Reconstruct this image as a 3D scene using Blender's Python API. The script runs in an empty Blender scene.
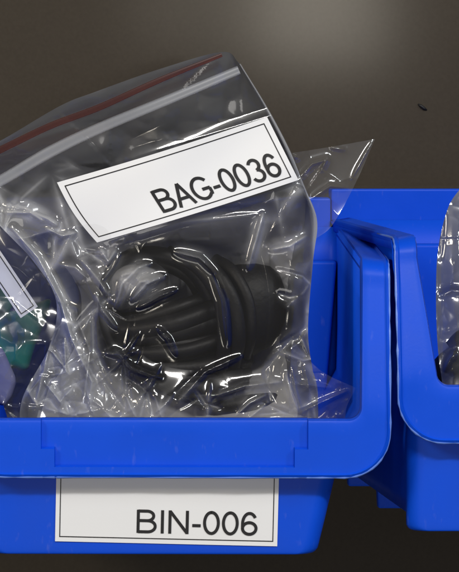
import bpy, bmesh, math, random
import numpy as np
from mathutils import Vector, Matrix
random.seed(11); rng = np.random.default_rng(11)
S = bpy.context.scene
C = S.collection
MM = 0.001
R = math.radians

# ------------------------------------------------------------------ camera model
D, F, VX, VY = 1500.0, 6150.0, -57.0, 60.0        # mm, px, px, px (photo pixels, 459 x 572)
XO = (175 - VX) / F * D
def WX(px, Y): return (px - VX) / F * (D + Y) - XO
def WZ(py, Y): return (VY - py) / F * (D + Y)
def P(px, py, Y): return (WX(px, Y) * MM, Y * MM, WZ(py, Y) * MM)

cam = bpy.data.cameras.new('camera'); co = bpy.data.objects.new('camera', cam); C.objects.link(co)
co.location = (-XO * MM, -D * MM, 0); co.rotation_euler = (R(90), 0, 0)
cam.sensor_fit = 'HORIZONTAL'; cam.sensor_width = 36; cam.lens = 36 * F / 459
cam.shift_x = (229.5 - VX) / 459; cam.shift_y = -(286 - VY) / 459
cam.clip_start = 0.05; cam.clip_end = 50
S.camera = co

# ------------------------------------------------------------------ materials
def nodes(name):
    m = bpy.data.materials.new(name); m.use_nodes = True
    n = m.node_tree.nodes; l = m.node_tree.links
    return m, n, l, n['Principled BSDF'], n['Material Output']

def plastic(name, col, rough=.35, bump=.05, scale=900, var=.12, spec=.5, rvar=.1, wear=False):
    m, n, l, b, o = nodes(name)
    tc = n.new('ShaderNodeTexCoord')
    nz = n.new('ShaderNodeTexNoise'); nz.inputs['Scale'].default_value = scale; nz.inputs['Detail'].default_value = 4
    n2 = n.new('ShaderNodeTexNoise'); n2.inputs['Scale'].default_value = 45; n2.inputs['Detail'].default_value = 5
    l.new(tc.outputs['Object'], nz.inputs['Vector']); l.new(tc.outputs['Object'], n2.inputs['Vector'])
    mx = n.new('ShaderNodeMix'); mx.data_type = 'RGBA'
    mx.inputs['A'].default_value = tuple(c * (1 - var) for c in col) + (1,)
    mx.inputs['B'].default_value = tuple(min(1, c * (1 + var)) for c in col) + (1,)
    l.new(n2.outputs['Fac'], mx.inputs['Factor'])
    mp = n.new('ShaderNodeMapping'); mp.inputs['Scale'].default_value = (700, 700, 240); mp.inputs['Rotation'].default_value = (.4, 1.15, .6)
    n3 = n.new('ShaderNodeTexNoise'); n3.inputs['Scale'].default_value = 1; n3.inputs['Detail'].default_value = 3
    cr = n.new('ShaderNodeMapRange'); cr.inputs['From Min'].default_value = .65; cr.inputs['From Max'].default_value = .80; cr.inputs['To Max'].default_value = .12
    sc = n.new('ShaderNodeMix'); sc.data_type = 'RGBA'; sc.inputs['B'].default_value = tuple(.6 * c + .22 for c in col) + (1,)
    l.new(tc.outputs['Object'], mp.inputs['Vector']); l.new(mp.outputs['Vector'], n3.inputs['Vector']); l.new(n3.outputs['Fac'], cr.inputs['Value'])
    l.new(cr.outputs['Result'], sc.inputs['Factor']); l.new(mx.outputs['Result'], sc.inputs['A']); l.new((sc if wear else mx).outputs['Result'], b.inputs['Base Color'])
    mr = n.new('ShaderNodeMapRange'); mr.inputs['To Min'].default_value = rough - rvar; mr.inputs['To Max'].default_value = rough + rvar
    l.new(n2.outputs['Fac'], mr.inputs['Value']); l.new(mr.outputs['Result'], b.inputs['Roughness'])
    bp = n.new('ShaderNodeBump'); bp.inputs['Strength'].default_value = bump; bp.inputs['Distance'].default_value = .0005
    l.new(nz.outputs['Fac'], bp.inputs['Height']); l.new(bp.outputs['Normal'], b.inputs['Normal'])
    b.inputs['Specular IOR Level'].default_value = spec
    return m

M_blue = plastic('blue_polypropylene', (.0015, .066, .63), .46, .035, 1500, .14, .17, .17, True)
M_edge = plastic('worn_highlit_edge', (.10, .21, .70), .35, .3, 260, .5, .5)  # lighter blue: edge wear, with the rounded bead's highlight painted in
M_black = plastic('black_rubber', (.0035, .0035, .0045), .5, .25, 700, .3, .2)
M_green = plastic('green_plastic', (.005, .20, .135), .4, .05)
M_lav = plastic('lavender_plastic', (.20, .21, .38), .4, .05)
M_paper = plastic('white_label_paper', (.75, .765, .79), .55, .03, 2000, .03, .25, .05)
M_ink = plastic('black_ink', (.012, .012, .014), .5, 0, 900, .1, .3)

def wall_mat():
    m, n, l, b, o = nodes('dark_brown_laminate')
    tc = n.new('ShaderNodeTexCoord')
    a = n.new('ShaderNodeTexNoise'); a.inputs['Scale'].default_value = 1100; a.inputs['Detail'].default_value = 6
    c = n.new('ShaderNodeTexNoise'); c.inputs['Scale'].default_value = 9; c.inputs['Detail'].default_value = 6
    l.new(tc.outputs['Object'], a.inputs['Vector']); l.new(tc.outputs['Object'], c.inputs['Vector'])
    mx = n.new('ShaderNodeMix'); mx.data_type = 'RGBA'
    mx.inputs['A'].default_value = (.031, .0252, .0185, 1); mx.inputs['B'].default_value = (.060, .049, .036, 1)
    ad = n.new('ShaderNodeMath'); ad.operation = 'MULTIPLY_ADD'; ad.inputs[1].default_value = .5
    hf = n.new('ShaderNodeMath'); hf.operation = 'MULTIPLY'; hf.inputs[1].default_value = .5
    l.new(c.outputs['Fac'], hf.inputs[0])
    l.new(a.outputs['Fac'], ad.inputs[0]); l.new(hf.outputs[0], ad.inputs[2])
    l.new(ad.outputs[0], mx.inputs['Factor']); l.new(mx.outputs['Result'], b.inputs['Base Color'])
    b.inputs['Roughness'].default_value = .55; b.inputs['Specular IOR Level'].default_value = .12
    b.inputs['Coat Weight'].default_value = .35; b.inputs['Coat Roughness'].default_value = .085
    bp = n.new('ShaderNodeBump'); bp.inputs['Strength'].default_value = .06; bp.inputs['Distance'].default_value = .0004
    l.new(a.outputs['Fac'], bp.inputs['Height']); l.new(bp.outputs['Normal'], b.inputs['Normal'])
    return m
M_wall = wall_mat()

def film(name, tint=(1, 1, 1), haze=.05, rough=.09, boost=1.6, base=.045, hazecol=(.8, .82, .86), sheen=.22, whiten=0):
    """thin clear film: mostly see-through, reflecting more at grazing angles, slightly milky"""
    m, n, l, b, o = nodes(name); n.remove(b)
    lw = n.new('ShaderNodeLayerWeight'); lw.inputs['Blend'].default_value = .5
    pw = n.new('ShaderNodeMath'); pw.operation = 'POWER'; pw.inputs[1].default_value = 4
    l.new(lw.outputs['Facing'], pw.inputs[0])
    ma = n.new('ShaderNodeMath'); ma.operation = 'MULTIPLY_ADD'; ma.inputs[1].default_value = .55 * boost; ma.inputs[2].default_value = base * boost
    ma.use_clamp = True
    l.new(pw.outputs[0], ma.inputs[0])
    t = n.new('ShaderNodeBsdfTransparent'); t.inputs['Color'].default_value = tint + (1,)
    g = n.new('ShaderNodeBsdfGlossy'); g.inputs['Roughness'].default_value = rough; g.inputs['Color'].default_value = (1, 1, 1, 1)
    d = n.new('ShaderNodeBsdfDiffuse'); d.inputs['Color'].default_value = hazecol + (1,)
    g2 = n.new('ShaderNodeBsdfGlossy'); g2.inputs['Roughness'].default_value = .26
    gm = n.new('ShaderNodeMixShader'); gm.inputs[0].default_value = sheen
    l.new(g.outputs[0], gm.inputs[1]); l.new(g2.outputs[0], gm.inputs[2])
    m1 = n.new('ShaderNodeMixShader'); m1.inputs[0].default_value = haze
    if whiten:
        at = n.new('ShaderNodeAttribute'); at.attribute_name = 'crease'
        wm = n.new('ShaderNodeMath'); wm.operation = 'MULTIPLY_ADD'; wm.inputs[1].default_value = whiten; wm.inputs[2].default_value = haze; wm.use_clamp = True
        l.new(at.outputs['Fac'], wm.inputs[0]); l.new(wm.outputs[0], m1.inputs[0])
    m2 = n.new('ShaderNodeMixShader')
    l.new(t.outputs[0], m1.inputs[1]); l.new(d.outputs[0], m1.inputs[2])
    l.new(ma.outputs[0], m2.inputs[0]); l.new(m1.outputs[0], m2.inputs[1]); l.new(gm.outputs[0], m2.inputs[2])
    l.new(m2.outputs[0], o.inputs['Surface'])
    return m
M_film = film('clear_polythene_film', haze=.012)
M_corner = film('folded_corner_film', haze=.07, hazecol=(.5, .52, .56))
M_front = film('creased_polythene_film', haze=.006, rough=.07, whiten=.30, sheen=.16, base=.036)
M_back = film('greyish_polythene_film', haze=.95, hazecol=(.092, .095, .102))
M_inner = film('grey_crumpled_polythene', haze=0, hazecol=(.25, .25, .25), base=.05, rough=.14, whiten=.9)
M_zip = film('zip_track_plastic', haze=.13, rough=.4, hazecol=(.62, .66, .74), base=.015)
M_red = film('red_zip_line', tint=(.80, .52, .50), haze=.18, rough=.4, hazecol=(.085, .026, .020), base=.01)

# ------------------------------------------------------------------ object helpers
def tag(o, label=None, cat=None, group=None, kind=None):
    if label: o['label'] = label
    if cat: o['category'] = cat
    if group: o['group'] = group
    if kind: o['kind'] = kind
    return o
def thing(name, label, cat, loc=(0, 0, 0), rot=(0, 0, 0), group=None):
    o = bpy.data.objects.new(name, None); C.objects.link(o); o.location = loc; o.rotation_euler = rot
    o.empty_display_size = .02
    return tag(o, label, cat, group)
def obj(name, verts, faces, mat, parent=None, smooth=True, merge=False):
    me = bpy.data.meshes.new(name); me.from_pydata([tuple(v) for v in verts], [], [tuple(f) for f in faces])
    me.materials.append(mat)
    bm = bmesh.new(); bm.from_mesh(me)
    if merge: bmesh.ops.remove_doubles(bm, verts=bm.verts, dist=1e-6)
    bmesh.ops.recalc_face_normals(bm, faces=bm.faces)
    bm.to_mesh(me); bm.free()
    if smooth:
        for p in me.polygons: p.use_smooth = True
    o = bpy.data.objects.new(name, me); C.objects.link(o)
    if parent: o.parent = parent
    return o
def grid_faces(nu, nv, closed_u=False):
    f = []
    for j in range(nv - 1):
        for i in range(nu if closed_u else nu - 1):
            a = j * nu + i; b = j * nu + (i + 1) % nu
            f.append((a, b, b + nu, a + nu))
    return f
def smooth_angle(o, deg=35):
    me = o.data
    bm = bmesh.new(); bm.from_mesh(me)
    for e in bm.edges:
        e.smooth = not (len(e.link_faces) == 2 and e.calc_face_angle(0) > R(deg))
    bm.to_mesh(me); bm.free()
def solid(o, t, off=-1, bev=0, seg=2):
    s = o.modifiers.new('thickness', 'SOLIDIFY'); s.thickness = t * MM; s.offset = off; s.use_even_offset = True
    if bev:
        b = o.modifiers.new('bevel', 'BEVEL'); b.width = bev * MM; b.segments = seg; b.limit_method = 'ANGLE'; b.angle_limit = R(40)
        b.harden_normals = False
def catmull(pts, n):
    p = np.array(pts, float)
    p = np.vstack([2 * p[0] - p[1], p, 2 * p[-1] - p[-2]])
    k = len(p) - 3; out = []
    for t in np.linspace(0, k - 1e-9, n):
        i = int(t); u = t - i
        a, b, c, d = p[i:i + 4]
        out.append(.5 * (2 * b + (c - a) * u + (2 * a - 5 * b + 4 * c - d) * u * u + (3 * b - a - 3 * c + d) * u ** 3))
    return np.array(out)
def tube(path, rad, seg=14, flat=1.0, caps=True):
    """swept tube along 3-D path (metres); rad number or list"""
    p = np.array(path, float); n = len(p)
    rad = np.full(n, rad) if np.isscalar(rad) else np.array(rad)
    t = np.gradient(p, axis=0); t /= np.linalg.norm(t, axis=1)[:, None] + 1e-12
    up = np.array([0, 1, 0.]) if abs(t[0][1]) < .9 else np.array([1., 0, 0])
    V = []; a = np.cross(t[0], up); a /= np.linalg.norm(a)
    for i in range(n):
        a = a - t[i] * a.dot(t[i]); a /= np.linalg.norm(a) + 1e-12
        b = np.cross(t[i], a)
        for k in range(seg):
            th = 2 * math.pi * k / seg
            V.append(p[i] + rad[i] * (math.cos(th) * a + flat * math.sin(th) * b))
    Fc = grid_faces(seg, n, True)
    if caps:
        Fc += [tuple(range(seg)), tuple(range((n - 1) * seg, n * seg))]
    return V, Fc
def join(parts):
    V, Fc = [], []
    for v, f in parts:
        o = len(V); V += list(v); Fc += [tuple(i + o for i in q) for q in f]
    return V, Fc

# ------------------------------------------------------------------ lettering made of strokes
def arc(cx, cy, rx, ry, a0, a1, n=22):
    return [(cx + rx * math.cos(R(a)), cy + ry * math.sin(R(a))) for a in np.linspace(a0, a1, n)]
GL = {
 'B': (.70, [[(.06, 0), (.06, 1)], [(.06, .945)] + arc(.35, .74, .20, .205, 90, -90) + [(.06, .535)],
             [(.06, .535)] + arc(.37, .295, .235, .24, 90, -90) + [(.06, .055)]]),
 'A': (.70, [[(.03, 0), (.335, .985)], [(.335, .985), (.645, 0)], [(.14, .34), (.535, .34)]]),
 'G': (.80, [arc(.40, .5, .335, .45, 38, 318, 34) + [(.70, .19), (.70, .45)], [(.72, .45), (.41, .45)]]),
 '-': (.35, [[(.03, .37), (.30, .37)]]),
 'I': (.29, [[(.13, 0), (.13, 1)]]),
 'N': (.76, [[(.08, 0), (.08, 1)], [(.08, .97), (.63, .03)], [(.63, 0), (.63, 1)]]),
 '0': (.60, [arc(.29, .5, .22, .455, 90, 458, 41)]),
 '3': (.60, [arc(.27, .73, .19, .22, 160, -85, 22), arc(.27, .285, .22, .235, 85, -162, 24)]),
 '6': (.60, [arc(.295, .30, .215, .25, 180, 548, 35), [(.08, .30)] + arc(.30, .50, .22, .45, 175, 35, 20)]),
}
def text_strokes(s, w=.105):
    """list of (centre-line, half width) in em units, total advance"""
    x = 0; out = []
    for ch in s:
        adv, st = GL[ch]
        for pl in st:
            q = np.array([(a + x, b) for a, b in pl])
            # resample so that the ink follows the paper
            d = np.r_[0, np.cumsum(np.linalg.norm(np.diff(q, axis=0), axis=1))]
            n = max(len(q), int(d[-1] / .08) + 2)
            ts = np.unique(np.r_[np.linspace(0, d[-1], n), d]) if len(q) < 6 else np.linspace(0, d[-1], n)
            out.append(np.c_[np.interp(ts, d, q[:, 0]), np.interp(ts, d, q[:, 1])])
        x += adv
    return out, x
def ribbon(pl, hw):
    t = np.gradient(pl, axis=0); t /= np.linalg.norm(t, axis=1)[:, None] + 1e-9
    nrm = np.c_[-t[:, 1], t[:, 0]]
    return pl + nrm * hw, pl - nrm * hw
def text_mesh(s, place, x0, y0, h, total_w, w=.130):
    """place(x, y, k) -> 3-D point; k lifts each stroke a hair above the last"""
    st, adv = text_strokes(s); sx = total_w / adv
    V, Fc = [], []
    for k, pl in enumerate(st):
        q = pl.copy(); q[:, 0] = x0 + q[:, 0] * sx; q[:, 1] = y0 + q[:, 1] * h
        a, b = ribbon(q, w * h / 2)
        o = len(V)
        for i in range(len(q)):
            V.append(place(a[i][0], a[i][1], k)); V.append(place(b[i][0], b[i][1], k))
        for i in range(len(q) - 1):
            Fc.append((o + 2 * i, o + 2 * i + 1, o + 2 * i + 3, o + 2 * i + 2))
    return V, Fc
def frame_mesh(place, x0, x1, y0, y1, w, n=40):
    V, Fc = [], []
    for k, (ax, ay, bx, by) in enumerate(((x0, y0, x1, y0), (x0, y1, x1, y1), (x0, y0 + w, x0, y1 - w), (x1, y0 + w, x1, y1 - w))):
        o = len(V)
        for i in range(n):
            t = i / (n - 1); x = ax + (bx - ax) * t; y = ay + (by - ay) * t
            if k < 2:
                s = 1 if k == 0 else -1
                V += [place(x, y, 0), place(x, y + s * w, 0)]
            else:
                s = 1 if k == 2 else -1
                V += [place(x, y, 0), place(x + s * w, y, 0)]
        for i in range(n - 1): Fc.append((o + 2 * i, o + 2 * i + 1, o + 2 * i + 3, o + 2 * i + 2))
    return V, Fc

# ------------------------------------------------------------------ the wall
WY = 196.0
def wall():
    n = 2
    V = [(-3, WY * MM, -2.5), (3, WY * MM, -2.5), (3, WY * MM, 2.5), (-3, WY * MM, 2.5)]
    V += [(x, y + .03, z) for x, y, z in V]
    Fc = [(0, 1, 2, 3), (5, 4, 7, 6), (0, 4, 5, 1), (1, 5, 6, 2), (2, 6, 7, 3), (3, 7, 4, 0)]
    w = obj('wall', V, Fc, M_wall, smooth=False); tag(w, kind='structure')
    # small scuff on the wall, right of the bag
    path = [P(418, 104, WY - .25), P(421, 106, WY - .3), P(424, 108.5, WY - .3), P(427, 110, WY - .25)]
    v, f = tube(path, [.15 * MM, .45 * MM, .45 * MM, .12 * MM], 8)
    obj('scuff_mark', v, f, M_ink, w)
wall()

# ------------------------------------------------------------------ storage bins
def make_bin(label, px_c, py_bottom, yaw, pitch, zl0, zl1, half_bot, half_lip, half_top, in_bot, in_top, ledge_z, hang, lipw, shift=0, roll=0, Y0=0):
    root = thing('storage_bin', label, 'bin', (WX(px_c, Y0) * MM, Y0 * MM, WZ(py_bottom, Y0) * MM), (R(pitch), R(roll), R(yaw)), 'blue bins hung on the wall')
    ZT, HW, YB, RAD = 73.0, 52.4, 178.0, 11.0
    yfront = lambda z: 0.0 if z < zl1 else 10.0 * ((z - zl1) / (ZT - zl1)) ** 1.15
    # ---- rim: the wide flange round the opening, swept as one band
    O, I = [], []
    def add(o, i): O.append(o); I.append(i)
    e = .22
    for x in (0, 8, 16, 24, 28.5, 29.3 - e, 29.3, 30.5, 32.0, 32.6 - e, 32.6, 33.6, 36, 39, HW - RAD):
        add((x, 0, zl0), (x if x < 40 else in_bot - 3, 0, zl1))
    for a in np.linspace(0, 90, 13)[1:]:
        o = (HW - RAD + RAD * math.sin(R(a)), zl0 + RAD - RAD * math.cos(R(a)))
        i = (in_bot - 3 + 3 * math.sin(R(a)), zl1 + 3 - 3 * math.cos(R(a)))
        add((o[0], yfront(o[1]), o[1]), (i[0], yfront(i[1]), i[1]))
    za, zb = zl0 + RAD, zl1 + 3
    for t in np.linspace(0, 1, 16)[1:]:
        zo = za + (ZT - 6 - za) * t; zi = zb + (ZT - 6 - zb) * t
        add((HW, yfront(zo) + .0, zo), (in_bot + (in_top - in_bot) * t, yfront(zi), zi))
    yt = yfront(ZT - 6)
    for a in np.linspace(0, 90, 9)[1:]:
        y = yt + 7 * (1 - math.cos(R(a))); z = ZT - 6 + 6 * math.sin(R(a))
        add((HW, y, z - .9 * math.sin(R(a))), (in_top, y, z))
    for y in np.linspace(yt + 7, YB, 14)[1:]:
        add((HW, y, ZT - .9), (in_top, y, ZT))
    n = len(O)
    def mirror(q): return [(-x, y, z) for x, y, z in reversed(q[1:])]
    O = mirror(O) + O; I = mirror(I) + I; n = len(O)
    # across the band: downturned edge, soft shoulder, face, inner turn-in
    O = np.array(O); I = np.array(I)
    back = np.zeros((n, 3))
    for k in range(n):
        top = min(1, max(0, (O[k][2] - (ZT - 6)) / 5))
        back[k] = (0, 3.2 * (1 - top), -3.2 * top)
    outw = O - I; outw /= np.linalg.norm(outw, axis=1)[:, None]
    hgt = zl1 - zl0; zs, zm = 2.5 / hgt, 6.9 / hgt; eh = .2 / hgt
    mid = [O * (1 - q) + I * q + back * .12 for q in (zs - eh, zs + eh, .33, zm - eh, zm + eh, .7)]
    rows = [O + outw * .25 + back * 1.0, O + outw * .3 + back * .35, O + outw * .1 + back * .06, O - outw * .5 - back * .05, O - outw * .95 + back * .10,
            *mid, I + outw * 1.0 + back * .10, I + outw * .35 + back * .18, I + back * .5, I - outw * .15 + back * 1.1]
    # the lip carries a shallow stepped recess for a card
    for r in rows:
        for v in r:
            zz = v[2] - zl0
            if abs(v[0]) < 33 and v[2] < zl1 + 1 and v[1] < 4:
                lim = 29.3 - e / 2 if zz < 6.9 else 32.6 - e / 2
                if zz > 2.5 and abs(v[0]) < lim: v[1] += 1.5
    V = [tuple(v * MM) for r in rows for v in r]
    rim = obj('rim', V, grid_faces(n, len(rows)), M_blue, root)
    if sum(p.normal.y * p.area for p in rim.data.polygons if p.center.z < zl1 * MM) > 0: rim.data.flip_normals()
    smooth_angle(rim, 38)
    solid(rim, 1.8, -1); rim.modifiers[0].use_even_offset = False
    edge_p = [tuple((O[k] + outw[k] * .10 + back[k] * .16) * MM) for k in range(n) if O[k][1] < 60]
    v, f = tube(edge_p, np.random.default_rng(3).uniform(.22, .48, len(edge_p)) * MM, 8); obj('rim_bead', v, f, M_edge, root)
    # ---- body: tapering walls and floor, open above the lip at the front
    lv = [4.5, 8, 14, zl0, zl0 + 6, zl1 - .5, 45, 55, 62, ZT - 1.2]
    def half(z):
        if z < zl0: return half_bot + (half_lip - half_bot) * (z / zl0)
        return half_lip + (half_top - half_lip) * min(1, (z - zl0) / 14.)
    dxs = lambda z: shift * (1 - min(1, max(0, (z - zl0) / 14.)))
    ring = None; V = []; ncorner = 6
    for z in lv:
        h = half(z); yf = 5.0 if z <= zl1 else yfront(z) + 3.0; r = 4.0; q = []
        yf += max(0, (zl0 - z)) * .10
        for sx, sy, a0 in ((1, 0, -90), (1, 1, 0), (-1, 1, 90), (-1, 0, 180)):
            cx = sx * (h - r); cy = (yf + r) if sy == 0 else (YB - r)
            for a in np.linspace(a0, a0 + 90, ncorner): q.append((dxs(z) + cx + r * math.cos(R(a)), cy + r * math.sin(R(a)), z))
        V += q; ring = len(q)
    Fc = []
    for j in range(len(lv) - 1):
        for i in range(ring):
            front = (i == ring - 1) or i < ncorner - 1 or i >= ring - ncorner
            if front and lv[j] >= zl1 - 1: continue
            a = j * ring + i; b = j * ring + (i + 1) % ring
            Fc.append((a, b, b + ring, a + ring))
    lastrow = [i for i in range(ncorner)]; lastrow = list(range(ring - ncorner, ring)) + lastrow
    prev = lastrow
    for z in (2.6, 1.4, .7, .25, 0):
        rr = 1.8; ins = rr - math.sqrt(max(0, rr * rr - max(0, rr - z) ** 2)); h = half(z) - ins
        yf = 5.0 + (zl0 - z) * .10; cur = []
        for sx, a0 in ((-1, 180), (1, 270)):
            for a in np.linspace(a0, a0 + 90, ncorner):
                cur.append(len(V)); V.append((shift + sx * (h - 4) + 4 * math.cos(R(a)), yf + 4 + 4 * math.sin(R(a)), z))
        for k in range(len(cur) - 1): Fc.append((prev[k], prev[k + 1], cur[k + 1], cur[k]))
        prev = cur
    hfl = half(5.2) - 1.0
    fl = obj('floor', [((x + shift) * MM, y * MM, z * MM) for z in (5.0, 6.6) for x, y in ((-hfl, 8.5), (hfl, 8.5), (hfl, YB - 1.2), (-hfl, YB - 1.2))],
             [(3, 2, 1, 0), (4, 5, 6, 7), (0, 1, 5, 4), (1, 2, 6, 5), (2, 3, 7, 6), (3, 0, 4, 7)], M_blue, root, smooth=False)
    body = obj('body', [tuple(c * MM for c in p) for p in V], Fc, M_blue, root)
    smooth_angle(body, 40); solid(body, 1.8, -1)
    # ---- skirt below the front wall and cross feet under the floor
    def slab(x, y0, y1, z0, z1, xt=None, b=.0):
        xt = x if xt is None else xt
        return ([(-x, y0, z0), (x, y0, z0), (x, y1, z0), (-x, y1, z0), (-xt, y0, z1), (xt, y0, z1), (xt, y1, z1), (-xt, y1, z1)],
                [(3, 2, 1, 0), (4, 5, 6, 7), (0, 1, 5, 4), (1, 2, 6, 5), (2, 3, 7, 6), (3, 0, 4, 7)])
    zf = 4.6
    for nm, y0, y1, x in (('cross_foot', 84, 88, half(0) - .4), ('cross_foot', 166, 170, half(0) - .4)):
        if True:
            v, f = slab(x, y0, y1, 0, zf + .6, x + .3)
            o = obj(nm, [((p[0] + shift) * MM, p[1] * MM, p[2] * MM) for p in v], f, M_blue, root, smooth=False)
        b = o.modifiers.new('bevel', 'BEVEL'); b.width = .5 * MM; b.segments = 2; b.limit_method = 'ANGLE'; b.angle_limit = R(50)
    # ---- thick lower part of the back wall with its lit ledge, and the hanging lip above
    xi = half(60) - 2.0
    v, f = slab(half(12) - 2.2, 166.5, YB - 2.0, 8, ledge_z, xi)
    o = obj('back_panel', [tuple(c * MM for c in p) for p in v], f, M_blue, root, smooth=False)
    b = o.modifiers.new('bevel', 'BEVEL'); b.width = .8 * MM; b.segments = 3
    v, f = slab(lipw, YB + .4, YB + 4.0, ZT - 12, ZT + hang)
    v2, f2 = slab(lipw - .05, YB + 3.6, YB + 10, ZT + hang - 2.6, ZT + hang - .04)
    v, f = join([(v, f), (v2, f2)])
    o = obj('hanging_lip', [tuple(c * MM for c in p) for p in v], f, M_blue, root, smooth=False)
    b = o.modifiers.new('bevel', 'BEVEL'); b.width = .5 * MM; b.segments = 2
    return root

binL = make_bin('blue plastic bin with a white BIN-006 label under its lip', 174.5, 557, -1.6, 1.3,
                19.6, 33.6, 40.5, 45.0, 47.5, 45.4, 45.8, 63.0, 6.5, 44.2, -5.5)
binR = make_bin('blue plastic bin without a label, behind a dark gap on the right', 613.5, 533, 1.6, 0,
                22.2, 36.0, 49.6, 49.8, 48.5, 43.0, 47.0, 65.5, 7.2, 52.7, Y0=1)

# bin label, stuck on the front wall under the lip
def lab_place(lift):
    def f(x, z, k=0):
        a = R(-1.2); xx = x * math.cos(a) - z * math.sin(a); zz = x * math.sin(a) + z * math.cos(a)
        zz += 2.6
        y = 5.0 + max(0, 19.6 - zz) * .10 - .22 - lift - k * .004 - .10 * math.exp(-((x + 29) / 3.) ** 2)
        return ((xx - 2.0) * MM, y * MM, zz * MM)
    return f
pl = lab_place(0); nu, nv = 40, 12
V = [pl(x, z) for z in np.linspace(0, 19.8, nv) for x in np.linspace(-27.2, 27.2, nu)]
lab = obj('label', V, grid_faces(nu, nv), M_paper, binL, smooth=False)
solid(lab, .04, 0)
V, Fc = frame_mesh(lab_place(.10), -26.2, 26.2, 1.1, 18.8, .23); obj('border_line', V, Fc, M_ink, lab, smooth=False)
V, Fc = text_mesh('BIN-006', lab_place(.12), -7.4, 2.55, 5.75, 30.0); obj('lettering', V, Fc, M_ink, lab, smooth=False)

# ------------------------------------------------------------------ the bag
def poly(pts, n):
    p = np.array(pts, float); d = np.r_[0, np.cumsum(np.linalg.norm(np.diff(p, axis=0), axis=1))]
    c = catmull(pts, 400); dc = np.r_[0, np.cumsum(np.linalg.norm(np.diff(c, axis=0), axis=1))]
    t = np.linspace(0, dc[-1], n)
    return np.c_[np.interp(t, dc, c[:, 0]), np.interp(t, dc, c[:, 1])]
def coons(top, bottom, left, right, nu, nv):
    T, B = poly(top, nu), poly(bottom, nu); L, Rr = poly(left, nv), poly(right, nv)
    u = np.linspace(0, 1, nu)[None, :, None]; v = np.linspace(0, 1, nv)[:, None, None]
    return ((1 - v) * T[None] + v * B[None] + (1 - u) * L[:, None] + u * Rr[:, None]
            - (1 - u) * (1 - v) * T[0] - u * (1 - v) * T[-1] - (1 - u) * v * B[0] - u * v * B[-1])

def seg_dist(X, Y, a, b):
    ax, ay = a; bx, by = b; dx, dy = bx - ax, by - ay
    L2 = dx * dx + dy * dy + 1e-9
    t = np.clip(((X - ax) * dx + (Y - ay) * dy) / L2, 0, 1)
    return np.hypot(X - ax - t * dx, Y - ay - t * dy), t
def ridge(X, Y, pts, h, w):
    """sharp crease along a polyline, fading at its ends"""
    best = np.full(X.shape, 1e9); tt = np.zeros(X.shape); m = len(pts) - 1
    for i in range(m):
        d, t = seg_dist(X, Y, pts[i], pts[i + 1])
        k = d < best; best = np.where(k, d, best); tt = np.where(k, (i + t) / m, tt)
    fade = np.clip(4 * tt * (1 - tt) + .15, 0, 1) ** .6
    return h * fade * np.exp(-(np.sqrt(best ** 2 + (w * .35) ** 2) - w * .35) / w)
def facets(X, Y, cell, amp, seed, ani=1.0, rot=0):
    """crumpled sheet: flat facets meeting in creases"""
    r = np.random.default_rng(seed)
    c, s = math.cos(rot), math.sin(rot)
    xx, yy = (c * X + s * Y) / cell, (-s * X + c * Y) / (cell * ani)
    x0, y0 = int(np.floor(xx.min())) - 2, int(np.floor(yy.min())) - 2
    nx, ny = int(np.ceil(xx.max())) - x0 + 3, int(np.ceil(yy.max())) - y0 + 3
    jx = r.uniform(.05, .95, (ny, nx)); jy = r.uniform(.05, .95, (ny, nx)); hh = r.uniform(0, 1, (ny, nx))
    gx = r.uniform(-1, 1, (ny, nx)); gy = r.uniform(-1, 1, (ny, nx))
    ix = np.floor(xx).astype(int) - x0; iy = np.floor(yy).astype(int) - y0
    best = np.full(X.shape, 1e9)
    for dy in (-1, 0, 1):
        for dx in (-1, 0, 1):
            a, b = iy + dy, ix + dx
            qx = xx - (b + x0 + jx[a, b]); qy = yy - (a + y0 + jy[a, b])
            cone = np.hypot(qx, qy) * .8 + gx[a, b] * qx * .7 + gy[a, b] * qy * .7 + hh[a, b] * .5
            best = np.minimum(best, cone)
    return amp * best
def blob(X, Y, cx, cy, rx, ry, rot=0):
    c, s = math.cos(R(rot)), math.sin(R(rot))
    u = (c * (X - cx) + s * (Y - cy)) / rx; v = (-s * (X - cx) + c * (Y - cy)) / ry
    return np.exp(-(u * u + v * v))
LABC = np.array([(57, 182.5), (267, 117), (298.5, 180), (97, 242.5)], float)   # tl tr br bl
def label_mask(X, Y):
    """1 well outside the label, 0 on it (rotated rectangle)"""
    a = R(-17.0); cx, cy = 180, 181
    u = math.cos(a) * (X - cx) + math.sin(a) * (Y - cy); v = -math.sin(a) * (X - cx) + math.cos(a) * (Y - cy)
    d = np.maximum(np.abs(u) - 112, np.abs(v) - 36)
    return np.clip(d / 9., 0, 1)
def base_front(X, Y):
    t = np.clip((420 - Y) / 360, -.3, 1.1)
    y = 41 + 8 * t - 6 * np.exp(-((X - 150) / 150) ** 2)
    y = y + 3.5 * blob(X, Y, 30, 300, 40, 90) + 5 * np.clip((X - 285) / 40, 0, 1.5) ** 2
    return y
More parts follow.
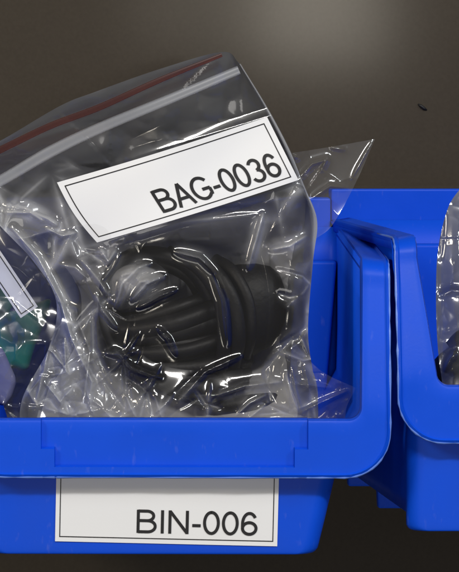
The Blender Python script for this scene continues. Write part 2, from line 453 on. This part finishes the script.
def wrinkle_field(X, Y):
    dens = np.clip(.10 + 1.0 * blob(X, Y, 75, 330, 60, 100) + .9 * blob(X, Y, 150, 400, 170, 28) + .85 * blob(X, Y, 300, 330, 32, 120)
                   + .6 * blob(X, Y, 15, 215, 45, 28) + .30 * blob(X, Y, 200, 320, 80, 60) + .5 * blob(X, Y, 300, 220, 25, 40), 0, 1.1)
    dens = np.clip(dens - 1.0 * blob(X, Y, 195, 315, 95, 66), .03, 1.1)
    dens = np.where(Y > 440, dens * .4, dens)
    h = dens * (facets(X, Y, 58, 4.2, 3, 1.9, .5) + facets(X, Y, 30, 1.3, 4, 1.7, -.4)) + (.05 + .95 * dens) * facets(X, Y, 70, 1.2, 8)
    r = np.random.default_rng(5)
    for k in range(100):
        for _ in range(30):
            cx, cy = r.uniform(-20, 345), r.uniform(190, 430)
            i = np.clip(.12 + 1.0 * blob(cx, cy, 80, 330, 60, 100) + .9 * blob(cx, cy, 150, 400, 170, 28) + .8 * blob(cx, cy, 300, 320, 32, 110) - 1.1 * blob(cx, cy, 192, 318, 100, 70), 0.0, 1)
            if r.uniform() < i: break
        L = r.uniform(22, 80); a = r.choice([r.normal(.9, .45), r.normal(-.7, .45), r.normal(1.6, .3), r.uniform(0, 3.14)])
        c, s = math.cos(a), math.sin(a); bend = r.normal(0, .12) * L
        pts = [(cx - c * L / 2, cy - s * L / 2), (cx - s * bend, cy + c * bend), (cx + c * L / 2, cy + s * L / 2)]
        h = h + ridge(X, Y, pts, r.choice([-1, 1]) * r.uniform(.4, 1.3), r.uniform(1.3, 3.2)) 
    # the long creases the photograph shows
    big = [([(12, 228), (38, 258), (60, 300), (72, 340), (92, 382), (88, 410)], 2.2, 2.6),
           ([(0, 205), (25, 208), (48, 219), (58, 226)], 2.0, 3.0), ([(0, 212), (30, 213), (44, 222)], 1.6, 2.4),
           ([(45, 228), (62, 236), (80, 232)], 1.3, 2.0), ([(64, 338), (66, 372), (52, 376)], 1.4, 1.8), ([(48, 350), (36, 402)], 1.4, 1.9),
           ([(46, 384), (60, 402), (72, 388)], 1.6, 2.2), ([(100, 248), (108, 262), (116, 250)], 1.8, 2.6),
           ([(96, 295), (102, 310), (116, 328)], 1.3, 1.8), ([(138, 308), (160, 296), (176, 290)], 1.2, 1.8),
           ([(158, 328), (168, 338), (176, 354)], 1.2, 1.7), ([(115, 350), (132, 368), (160, 378)], 1.3, 2.2),
           ([(176, 252), (200, 258), (214, 272)], 1.4, 2.0), ([(214, 272), (224, 300), (228, 345)], .9, 2.2),
           ([(248, 268), (256, 240), (263, 214)], 1.5, 2.0), ([(280, 170), (290, 180), (300, 190)], 1.0, 2.0), ([(116, 306), (122, 284), (138, 268), (150, 264)], 1.5, 2.6), ([(132, 300), (146, 284), (164, 276)], 1.6, 2.8),
           ([(214, 396), (245, 386), (280, 382)], 1.8, 2.4), ([(286, 374), (292, 396), (298, 412)], 1.5, 2.0),
           ([(300, 408), (320, 400), (344, 390)], 1.2, 1.8), ([(270, 250), (290, 246), (306, 236)], 1.0, 2.0),
           ([(120, 240), (180, 222), (260, 214)], .6, 3.0), ([(180, 400), (205, 372), (240, 356)], 1.0, 2.2)]
    for pts, a, w in big: h = h + ridge(X, Y, pts, a * 1.35, w)
    return h
def yf_smooth(X, Y): return base_front(X, Y)
def y_front(X, Y):
    m = label_mask(X, Y); up = np.clip((Y - (66 + (240 - X) * .47) - 16) / 60, .10, 1)     # calm near the zip
    w = wrinkle_field(X, Y)
    return base_front(X, Y) - (w - 1.6) * (m * up) - .0

bag = thing('zip_bag', 'big crumpled clear zip bag with a white BAG-0036 label and red top line', 'bag', P(170, 520, 60))
bag_inv = Matrix.Translation(-Vector(bag.location))
def bagobj(name, V, Fc, mat, parent=None, smooth=True):
    off = np.array(bag.location) if parent is None or parent is bag else np.zeros(3)
    o = obj(name, [tuple(np.array(v) - np.array(bag.location)) for v in V], Fc, mat, parent or bag, smooth)
    return o
TOP = [(-46, 163), (0, 141), (60, 106), (95, 92), (160, 69), (222, 52), (239, 63)]
RIGHT = [(239, 63), (268, 110), (289, 150), (303, 184), (317, 220), (313, 262), (308, 330), (313, 372), (318, 405), (316, 440), (304, 500)]
LEFT = [(-46, 163), (-22, 200), (2, 228), (34, 262), (56, 300), (50, 345), (22, 400), (24, 440), (44, 500)]
BOT = [(44, 500), (170, 506), (306, 500)]
nu, nv = 420, 520
G = coons(TOP, BOT, LEFT, RIGHT, nu, nv); GX, GY = G[..., 0], G[..., 1]
YFr = y_front(GX, GY)
uu = np.linspace(0, 1, nu)[None, :] * np.ones((nv, 1)); vv = np.linspace(0, 1, nv)[:, None] * np.ones((1, nu))
edge = np.clip(np.minimum(np.minimum(uu, 1 - uu) * 9, np.minimum(vv * 7, (1 - vv) * 14)), 0, 1)
edge = np.sin(edge * math.pi / 2)
def to3(GX, GY, Y):
    k = (D + Y) / F
    return np.stack([(GX - VX) * k - XO, Y, (VY - GY) * k], -1).reshape(-1, 3) * MM
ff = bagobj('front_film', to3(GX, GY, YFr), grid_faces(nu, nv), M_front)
# whitened creases that also paint in the folds' sheen, strongest at sharp bends
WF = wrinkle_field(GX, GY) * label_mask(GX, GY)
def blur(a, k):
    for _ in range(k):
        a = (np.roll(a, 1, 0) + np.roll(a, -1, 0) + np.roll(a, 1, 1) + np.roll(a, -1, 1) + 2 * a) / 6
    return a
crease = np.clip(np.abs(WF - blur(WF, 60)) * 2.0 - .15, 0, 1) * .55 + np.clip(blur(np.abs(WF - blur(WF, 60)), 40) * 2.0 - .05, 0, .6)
crease *= np.clip(1.05 - 1.3 * np.exp(-(((GX - 190) / 96) ** 4 + ((GY - 324) / 80) ** 4)) + .75 * blob(GX, GY, 138, 284, 24, 20), 0, 1)  # haze eased over the black cable; glare painted in at the loop hole
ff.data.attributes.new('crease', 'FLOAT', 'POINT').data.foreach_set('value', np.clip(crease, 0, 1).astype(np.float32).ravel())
nu2, nv2 = 200, 240
G2 = coons(TOP, BOT, LEFT, RIGHT, nu2, nv2); X2, Y2 = G2[..., 0], G2[..., 1]
u2 = np.linspace(0, 1, nu2)[None, :] * np.ones((nv2, 1)); v2 = np.linspace(0, 1, nv2)[:, None] * np.ones((1, nu2))
e2 = np.sin(np.clip(np.minimum(np.minimum(u2, 1 - u2) * 5, np.minimum(v2 * 4, (1 - v2) * 8)), 0, 1) * math.pi / 2)
yb_ = base_front(X2, Y2) + 1.0 + e2 * (8 + 34 * blob(X2, Y2, 180, 330, 150, 110)) + e2 * (facets(X2 + 300, Y2, 50, 5.5, 21, 1.2, .8) + facets(X2, Y2 + 99, 22, 2.0, 22))
yb_ = np.maximum(yb_, base_front(X2, Y2) + .9 + 2.5 * e2)
bagobj('back_film', to3(X2, Y2, yb_), grid_faces(nu2, nv2), M_back)
# crumpled inner layer of the slack film behind the contents, low in the bag
IT = [(-14, 206), (40, 192), (100, 176), (200, 160), (306, 186)]; IR = [(306, 186), (303, 330), (318, 400), (296, 494)]
IL = [(-14, 206), (8, 232), (56, 300), (48, 350), (34, 400), (50, 494)]; IB = [(50, 494), (296, 494)]
g = coons(IT, IB, IL, IR, 240, 240); qx, qy = g[..., 0], g[..., 1]
yi = base_front(qx, qy) + 3 + (2 + 32 * blob(qx, qy, 180, 330, 150, 110)) * np.clip((qy - (235 - (qx - 26) * .15)) / 40, 0, 1) ** .5 - facets(qx + 77, qy, 34, 3.2, 61, 1.6, .9) - facets(qx, qy + 31, 15, 1.2, 62)
for pts, a, w in [([(112, 300), (122, 276), (140, 268)], 2.5, 3.0), ([(128, 300), (140, 282), (168, 274)], 3.0, 3.5), ([(120, 312), (126, 296), (124, 282)], 2.5, 3), ([(110, 258), (116, 246), (128, 240)], 2.5, 3), ([(70, 300), (90, 350), (84, 400)], 2.5, 3)]: yi = yi - ridge(qx, qy, pts, a, w)
yi = yi - 17 * blob(qx, qy, 140, 286, 36, 28) - blob(qx, qy, 140, 288, 40, 34) * (facets(qx + 9, qy, 21, 4.2, 71, 1.5, .7) + ridge(qx, qy, [(124, 306), (130, 284), (146, 268)], 3, 2.5) + ridge(qx, qy, [(136, 300), (150, 282), (172, 276)], 3, 2.5))
yi = np.maximum(yi, base_front(qx, qy) + 3.0)
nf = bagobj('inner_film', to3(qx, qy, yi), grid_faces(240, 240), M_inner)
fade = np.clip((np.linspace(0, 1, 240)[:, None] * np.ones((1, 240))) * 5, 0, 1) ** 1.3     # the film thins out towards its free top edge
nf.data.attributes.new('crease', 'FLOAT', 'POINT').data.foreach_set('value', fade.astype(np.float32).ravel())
# side gusset: the clear corner sticking out to the right
ET = [(292, 153), (330, 147), (375, 139)]; EB = [(314, 240), (330, 228), (344, 206)]
EL = [(292, 153), (304, 186), (314, 240)]; ER = [(375, 139), (359, 176), (344, 206)]
g = coons(ET, EB, EL, ER, 90, 90); ex, ey = g[..., 0], g[..., 1]
ye = base_front(np.minimum(ex, 310), ey) + 5 + (ex - 300) * .10 - facets(ex, ey, 30, 4.2, 31, 1.4, .6)
for pts, a, w in [([(286, 148), (292, 156), (298, 158)], 2.4, 2.4), ([(300, 178), (312, 164), (326, 160), (322, 170)], 2.4, 2.2), ([(310, 200), (330, 186), (346, 188)], 1.4, 2.0), ([(330, 147), (345, 150)], 1.2, 2.0), ([(372, 142), (352, 178)], .8, 1.6)]:
    ye = ye - ridge(ex, ey, pts, a, w)
bagobj('bag_corner', to3(ex, ey, ye), grid_faces(90, 90), M_corner)
g = coons([(292, 340), (320, 370), (356, 388)], [(292, 440), (346, 440)], [(292, 340), (289, 400), (292, 440)], [(356, 388), (346, 410), (346, 440)], 90, 90); ex, ey = g[..., 0], g[..., 1]
ye = 33 + (ex - 290) * .05 - facets(ex + 50, ey, 26, 3.4, 33, 1.5, .2) - facets(ex, ey, 12, .8, 34)
for pts, a, w in [([(292, 368), (296, 392), (302, 413)], 2.2, 1.8), ([(300, 413), (322, 402), (347, 391)], 2.2, 1.8), ([(294, 384), (316, 386), (330, 388)], 1.6, 1.8), ([(304, 366), (310, 392)], 1.2, 1.8)]:
    ye = ye - ridge(ex, ey, pts, a, w)
bagobj('bag_corner', to3(ex, ey, ye), grid_faces(90, 90), M_corner)
# zip closure: two moulded tracks and the red line
def strip(pts, wid, lift, thick, n=90):
    c = catmull(pts, n); t = np.gradient(c, axis=0); t /= np.linalg.norm(t, axis=1)[:, None]
    nrm = np.c_[-t[:, 1], t[:, 0]]; V = []
    k = 8
    wid = np.interp(np.linspace(0, 1, n), np.linspace(0, 1, len(wid)), wid)
    for i in range(n):
        for j in range(k):
            th = 2 * math.pi * j / k
            q = c[i] + nrm[i] * wid[i] / 2 * math.cos(th)
            V.append(P(q[0], q[1], float(base_front(q[0], q[1])) - lift + thick * math.sin(th)))
    return V, grid_faces(k, n, True)
v, f = strip([(-40, 200), (0, 181), (50, 152), (100, 128), (170, 99), (239, 70)], [10, 11, 12, 11, 10, 9], .7, .4); bagobj('zip_track', v, f, M_zip)
v, f = strip([(-44, 170), (0, 150), (50, 126), (100, 107), (160, 80), (222, 55)], [7, 7.5, 7, 7, 6, 4], .6, .10); bagobj('red_line', v, f, M_red)
v, f = strip([(240, 64), (268, 110), (289, 150), (303, 184), (316, 216)], [1.2, 1.4, 1.6, 1.4, 1], .3, .25); bagobj('side_seam', v, f, M_zip)

# bag label
def lab2(lift):
    def f(s, t, k=0):
        # s 0..1 along, t 0..1 downwards; left end of the paper curls with the film
        tl, tr, br, bl = LABC
        q = (1 - s) * (1 - t) * tl + s * (1 - t) * tr + s * t * br + (1 - s) * t * bl
        bow = math.sin(math.pi * t) * (1 - s) ** 3 * 3.5
        q = q + np.array([-bow * .75, bow * .55]) + np.array([.5, 1.6]) * math.sin(math.pi * s) * (1 - .2 * t)
        y = float(base_front(q[0], q[1])) - 1.2 - lift - k * .004 + 1.0 * (1 - s) ** 4 * t + .45 * math.sin(9 * s + 2 * t) - .3 * math.sin(5 * t + 4 * s)
        return P(q[0], q[1], y)
    return f
f0 = lab2(0); nu, nv = 80, 30
V = [f0(s, t) for t in np.linspace(0, 1, nv) for s in np.linspace(0, 1, nu)]
blab = bagobj('label', V, grid_faces(nu, nv), M_paper)
LW, LH = 54.0, 17.0
def lab2mm(lift):
    f = lab2(lift)
    return lambda x, z, k=0: f(x / LW, 1 - z / LH, k)
def childof(o, p): o.parent = p
V, Fc = frame_mesh(lab2mm(.10), 1.3, LW - 1.3, 1.2, LH - 1.2, .25, 60); childof(bagobj('border_line', V, Fc, M_ink, smooth=False), blab)
V, Fc = text_mesh('BAG-0036', lab2mm(.13), 19.2, 2.4, 6.1, 32.3); childof(bagobj('lettering', V, Fc, M_ink, smooth=False), blab)

# ------------------------------------------------------------------ the black coiled part inside the bag
def path3(pts, n=70):
    c = catmull([(a, b, y) for a, b, y in pts], n)
    return [P(a, b, y) for a, b, y in c]
cable = thing('cable_coil', 'glossy black looped cable with a fat rounded end, sealed inside the labelled clear bag', 'cable', P(195, 400, 62))
def cobj(name, V, Fc): return obj(name, [tuple(np.array(v) - np.array(cable.location)) for v in V], Fc, M_black, cable)
pxm = (D + 60) / F * MM      # metres per photo pixel there
def loop(off, y, r):
    pts = [(116, 352, y), (105, 326, y), (103 + off * .3, 300, y), (107 + off * .4, 276 + off * .3, y - 1), (124 + off * .5, 259 + off, y - 2), (152, 254 + off, y - 3), (182 - off * .4, 262 + off, y - 3), (204 - off, 285, y - 2), (216 - off, 320, y), (214 - off, 360, y + 2)]
    q = path3(pts); t = np.linspace(0, 1, len(q))
    return tube(q, np.interp(t, [0, .15, .3, .42, .55, 1], [.9, .75, .7, .95, 1.3, 1.3]) * r * pxm, 12)
for off, y, r in ((0, 55, 6.5), (7, 62, 6.5)):
    v, f = loop(off, y, r); cobj('cable_loop', v, f)
# the hank of cable below the ring: parallel strands lying side by side
rk = np.random.default_rng(77)
for k in range(9):
    a = k / 8
    y0, y1 = 322 + 54 * a, 290 + 96 * a
    xl, xr = 113 + 52 * a * a, 236 + 8 * math.sin(3 * a)
    yy = 51 + 4 * abs(a - .4) * 2 + rk.uniform(-2, 3)
    pts = [(xl - 2, y0 - 8, yy + 6), (xl + 12, y0 + 2 + 4 * a, yy), ((xl + xr) / 2, (y0 + y1) / 2 + 12 * a + 3 + rk.uniform(-6, 6), yy - 2 + rk.uniform(-2, 2)), (xr - 12, y1 + 4 + rk.uniform(-7, 7), yy), (xr + 4, y1 - 4, yy + 4)]
    v, f = tube(path3(pts), rk.uniform(6.5, 11) * pxm, 14); cobj('cable_strand', v, f)
for pts, r in (([(118, 326, 62), (160, 322, 61), (230, 312, 60)], 13), ([(130, 346, 62), (170, 352, 61), (236, 340, 60)], 15), ([(150, 368, 63), (190, 372, 62), (236, 356, 60)], 14), ([(136, 360, 55), (182, 379, 52), (240, 366, 54)], 10), ([(150, 374, 57), (192, 390, 54), (246, 376, 57)], 10), ([(170, 386, 60), (206, 398, 58), (236, 396, 58)], 10), ([(206, 410, 57), (245, 404, 56), (276, 401, 58)], 9)):
    v, f = tube(path3(pts), r * pxm, 16); cobj('cable_strand', v, f)
# wrap bands round the thick end
for pts, r in (([(168, 252, 52), (196, 266, 46), (216, 292, 43), (224, 325, 43), (222, 362, 48), (214, 386, 56)], 7), ([(188, 256, 52), (214, 272, 46), (232, 300, 43), (238, 335, 44), (232, 366, 50)], 8),
               ([(214, 260, 54), (232, 272, 48), (247, 300, 45), (250, 332, 46), (244, 356, 52)], 7)):
    v, f = tube(path3(pts), r * pxm, 14, .6); cobj('wrap_band', v, f)
# rounded end
ax = [(218, 318, 62), (236, 312, 60), (250, 308, 59), (262, 306, 59), (272, 305, 59), (280, 305, 59), (285, 305, 59), (286.5, 305, 59)]
v, f = tube([P(*q) for q in ax], np.array([50, 48, 45, 43, 39, 30, 16, 3]) * pxm, 36, .62); cobj('rounded_end', v, f)

# ------------------------------------------------------------------ second bag in the left bin (cut off by the photo's left edge)
b2 = thing('zip_bag', 'clear bag around a green clip, its small label steeply tilted, behind the big bag', 'bag', P(0, 500, 110))
def rel(root, name, V, Fc, mat, smooth=True, parent=None):
    return obj(name, [tuple(np.array(v) - np.array(root.location)) for v in V], Fc, mat, parent or root, smooth)
T2 = [(-34, 190), (-10, 198), (24, 216)]; R2 = [(24, 216), (62, 285), (78, 320), (60, 380), (44, 430), (60, 480)]
L2 = [(-34, 190), (-13, 250), (-11, 330), (2, 400), (30, 480)]; B2 = [(30, 480), (60, 480)]
g = coons(T2, B2, L2, R2, 120, 200); hx, hy = g[..., 0], g[..., 1]
y2 = 51 + (300 - hy) * .03 - .0 * hx
wr = facets(hx, hy, 34, 3.5, 41, 1.3, .7) + facets(hx, hy, 15, 1.2, 42)
wr = wr * np.clip((hy - 290) / 50, .12, 1)
rel(b2, 'front_film', to3(hx, hy, y2 - 3 - wr), grid_faces(120, 200), film('veiled_polythene_film', haze=.08, hazecol=(.3, .32, .36)))
rel(b2, 'back_film', to3(hx, hy, y2 + 27 + facets(hx, hy, 40, 4, 43)), grid_faces(120, 200), film('hazy_back_film', haze=.94, hazecol=(.10, .105, .12)))
A2 = R(56)      # label turned on end
def lab3(lift):
    def f(x, z, k=0):
        px = 16 + (math.cos(A2) * x + math.sin(A2) * z) * 3.9; py = 286 + (math.sin(A2) * x - math.cos(A2) * z) * 3.9
        return P(px, py, 51 + (300 - py) * .03 - 1.8 - lift - k * .004 + .004 * x * x)
    return f
V = [lab3(0)(x, z) for z in np.linspace(-3.6, 1.7, 20) for x in np.linspace(-12, 7.5, 40)]
l3 = rel(b2, 'label', V, grid_faces(40, 20), M_paper)
v, f = frame_mesh(lab3(.1), -11.5, 6.8, -3.0, 1.0, .25); rel(b2, 'border_line', v, f, M_ink, False, l3)
def prism(pts, y0, y1, r=.8):
    n = len(pts); V = [P(a, b, y0) for a, b in pts] + [P(a, b, y1) for a, b in pts]
    return V, [tuple(range(n)), tuple(range(2 * n - 1, n - 1, -1))] + [(i, (i + 1) % n, n + (i + 1) % n, n + i) for i in range(n)]
def bev(o, w):
    b = o.modifiers.new('bevel', 'BEVEL'); b.width = w * MM; b.segments = 5
gp = thing('plastic_clip', 'dark green plastic clip with lavender lower flaps inside the bag at the left edge', 'clip', P(5, 380, 82))
v, f = prism([(-9, 308), (14, 311), (53, 297), (47, 318), (36, 344), (27, 374), (12, 366), (-8, 372)], 60, 72); bev(rel(gp, 'clip_body', v, f, M_green), 2.6)
v, f = prism([(-8, 340), (3, 348), (9, 362), (17, 380), (12, 396), (3, 408), (-6, 400)], 57, 64); bev(rel(gp, 'flap', v, f, M_lav), 2.2)
v, f = prism([(-10, 294), (-4, 284), (16, 300), (8, 314), (-10, 310)], 60, 66); bev(rel(gp, 'clip_tail', v, f, M_green, False), 1.0)

# ------------------------------------------------------------------ bag in the right bin
b3 = thing('zip_bag', 'greyish clear bag standing in the bin without a label', 'bag', P(500, 480, 60))
T3 = [(462, 186), (500, 176), (570, 190)]; L3 = [(462, 186), (448, 208), (438, 250), (436, 300), (438, 350), (444, 400), (450, 490)]
B3 = [(450, 490), (570, 490)]; R3 = [(570, 190), (590, 300), (570, 490)]
g = coons(T3, B3, L3, R3, 140, 260); hx, hy = g[..., 0], g[..., 1]
w3 = facets(hx, hy, 40, 4, 51, 1.5, .3) + facets(hx, hy, 17, 1.3, 52)
w3 = w3 * .4
for pts, a, w in [([(440, 296), (452, 290), (470, 294)], 1.2, 2.5), ([(444, 372), (450, 360), (456, 352)], 2.0, 2.6), ([(444, 210), (440, 260)], .8, 2)]:
    w3 = w3 + ridge(hx, hy, pts, a, w)
rel(b3, 'front_film', to3(hx, hy, 42 + (380 - hy) * .05 - w3 + 2 * blob(hx, hy, 440, 300, 10, 200)), grid_faces(140, 260), film('smoky_polythene_film', haze=.03))
rel(b3, 'back_film', to3(hx, hy, 62 + (380 - hy) * .05 + w3), grid_faces(140, 260), film('smoky_back_film', haze=.92, hazecol=(.07, .075, .09)))
k3 = thing('cable_coil', 'shiny black cable lying low in the greyish bag at the right edge', 'cable', P(490, 420, 60))
for pts, r in (([(438, 378, 56), (452, 362, 54), (476, 350, 54), (520, 350, 56)], 14), ([(446, 392, 56), (470, 382, 54), (520, 384, 56)], 14), ([(452, 350, 60), (470, 336, 60), (520, 330, 62)], 10)):
    v, f = tube(path3(pts), r * pxm, 16); rel(k3, 'cable_strand', v, f, M_black)

# ------------------------------------------------------------------ light
w = bpy.data.worlds.new('World'); S.world = w; w.use_nodes = True
bg = w.node_tree.nodes['Background']; bg.inputs['Color'].default_value = (1.0, .95, .88, 1); bg.inputs['Strength'].default_value = .10
def area(name, loc, to, sx, sy, power, col):
    l = bpy.data.lights.new(name, 'AREA'); l.shape = 'RECTANGLE'; l.size = sx; l.size_y = sy; l.energy = power; l.color = col
    o = bpy.data.objects.new(name, l); C.objects.link(o); o.location = loc
    o.rotation_euler = (Vector(to) - Vector(loc)).to_track_quat('-Z', 'Y').to_euler()
    return o
tgt = (0, .05, -.06)
area('ceiling_lamp', (.25, -1.5, 1.15), tgt, .75, .12, 24, (1, .97, .93))
area('ceiling_lamp', (-1.2, -1.1, .75), tgt, .4, .4, 12, (1, .90, .74))
area('ceiling_lamp', (1.3, -1.0, .9), tgt, .14, .5, 9, (.93, .97, 1))
area('low_fill_light', (-.2, -1.7, -.75), tgt, 1.4, .5, 6.5, (1, .97, .93))  # added fill from low in front, brightens the wall under the bins
# the small lamp behind the photographer, seen as a soft glow on the wall
for gx_, gy_, sx_, pw_ in ((322, -2, .07, .16), (240, -16, .12, .08)):
    area('room_lamp', (WX(gx_, WY) * MM * 2 + XO * MM, -1.5, WZ(gy_, WY) * MM * 2), (WX(gx_, WY) * MM, WY * MM, 0), sx_, .07, pw_, (1, .93, .80))

S.render.engine = 'CYCLES'
S.cycles.max_bounces = 12; S.cycles.transparent_max_bounces = 40; S.cycles.glossy_bounces = 5
S.cycles.use_denoising = True
S.cycles.sample_clamp_indirect = 6
S.view_settings.view_transform = 'Standard'; S.view_settings.look = 'None'; S.view_settings.gamma = 1; S.view_settings.exposure = 0
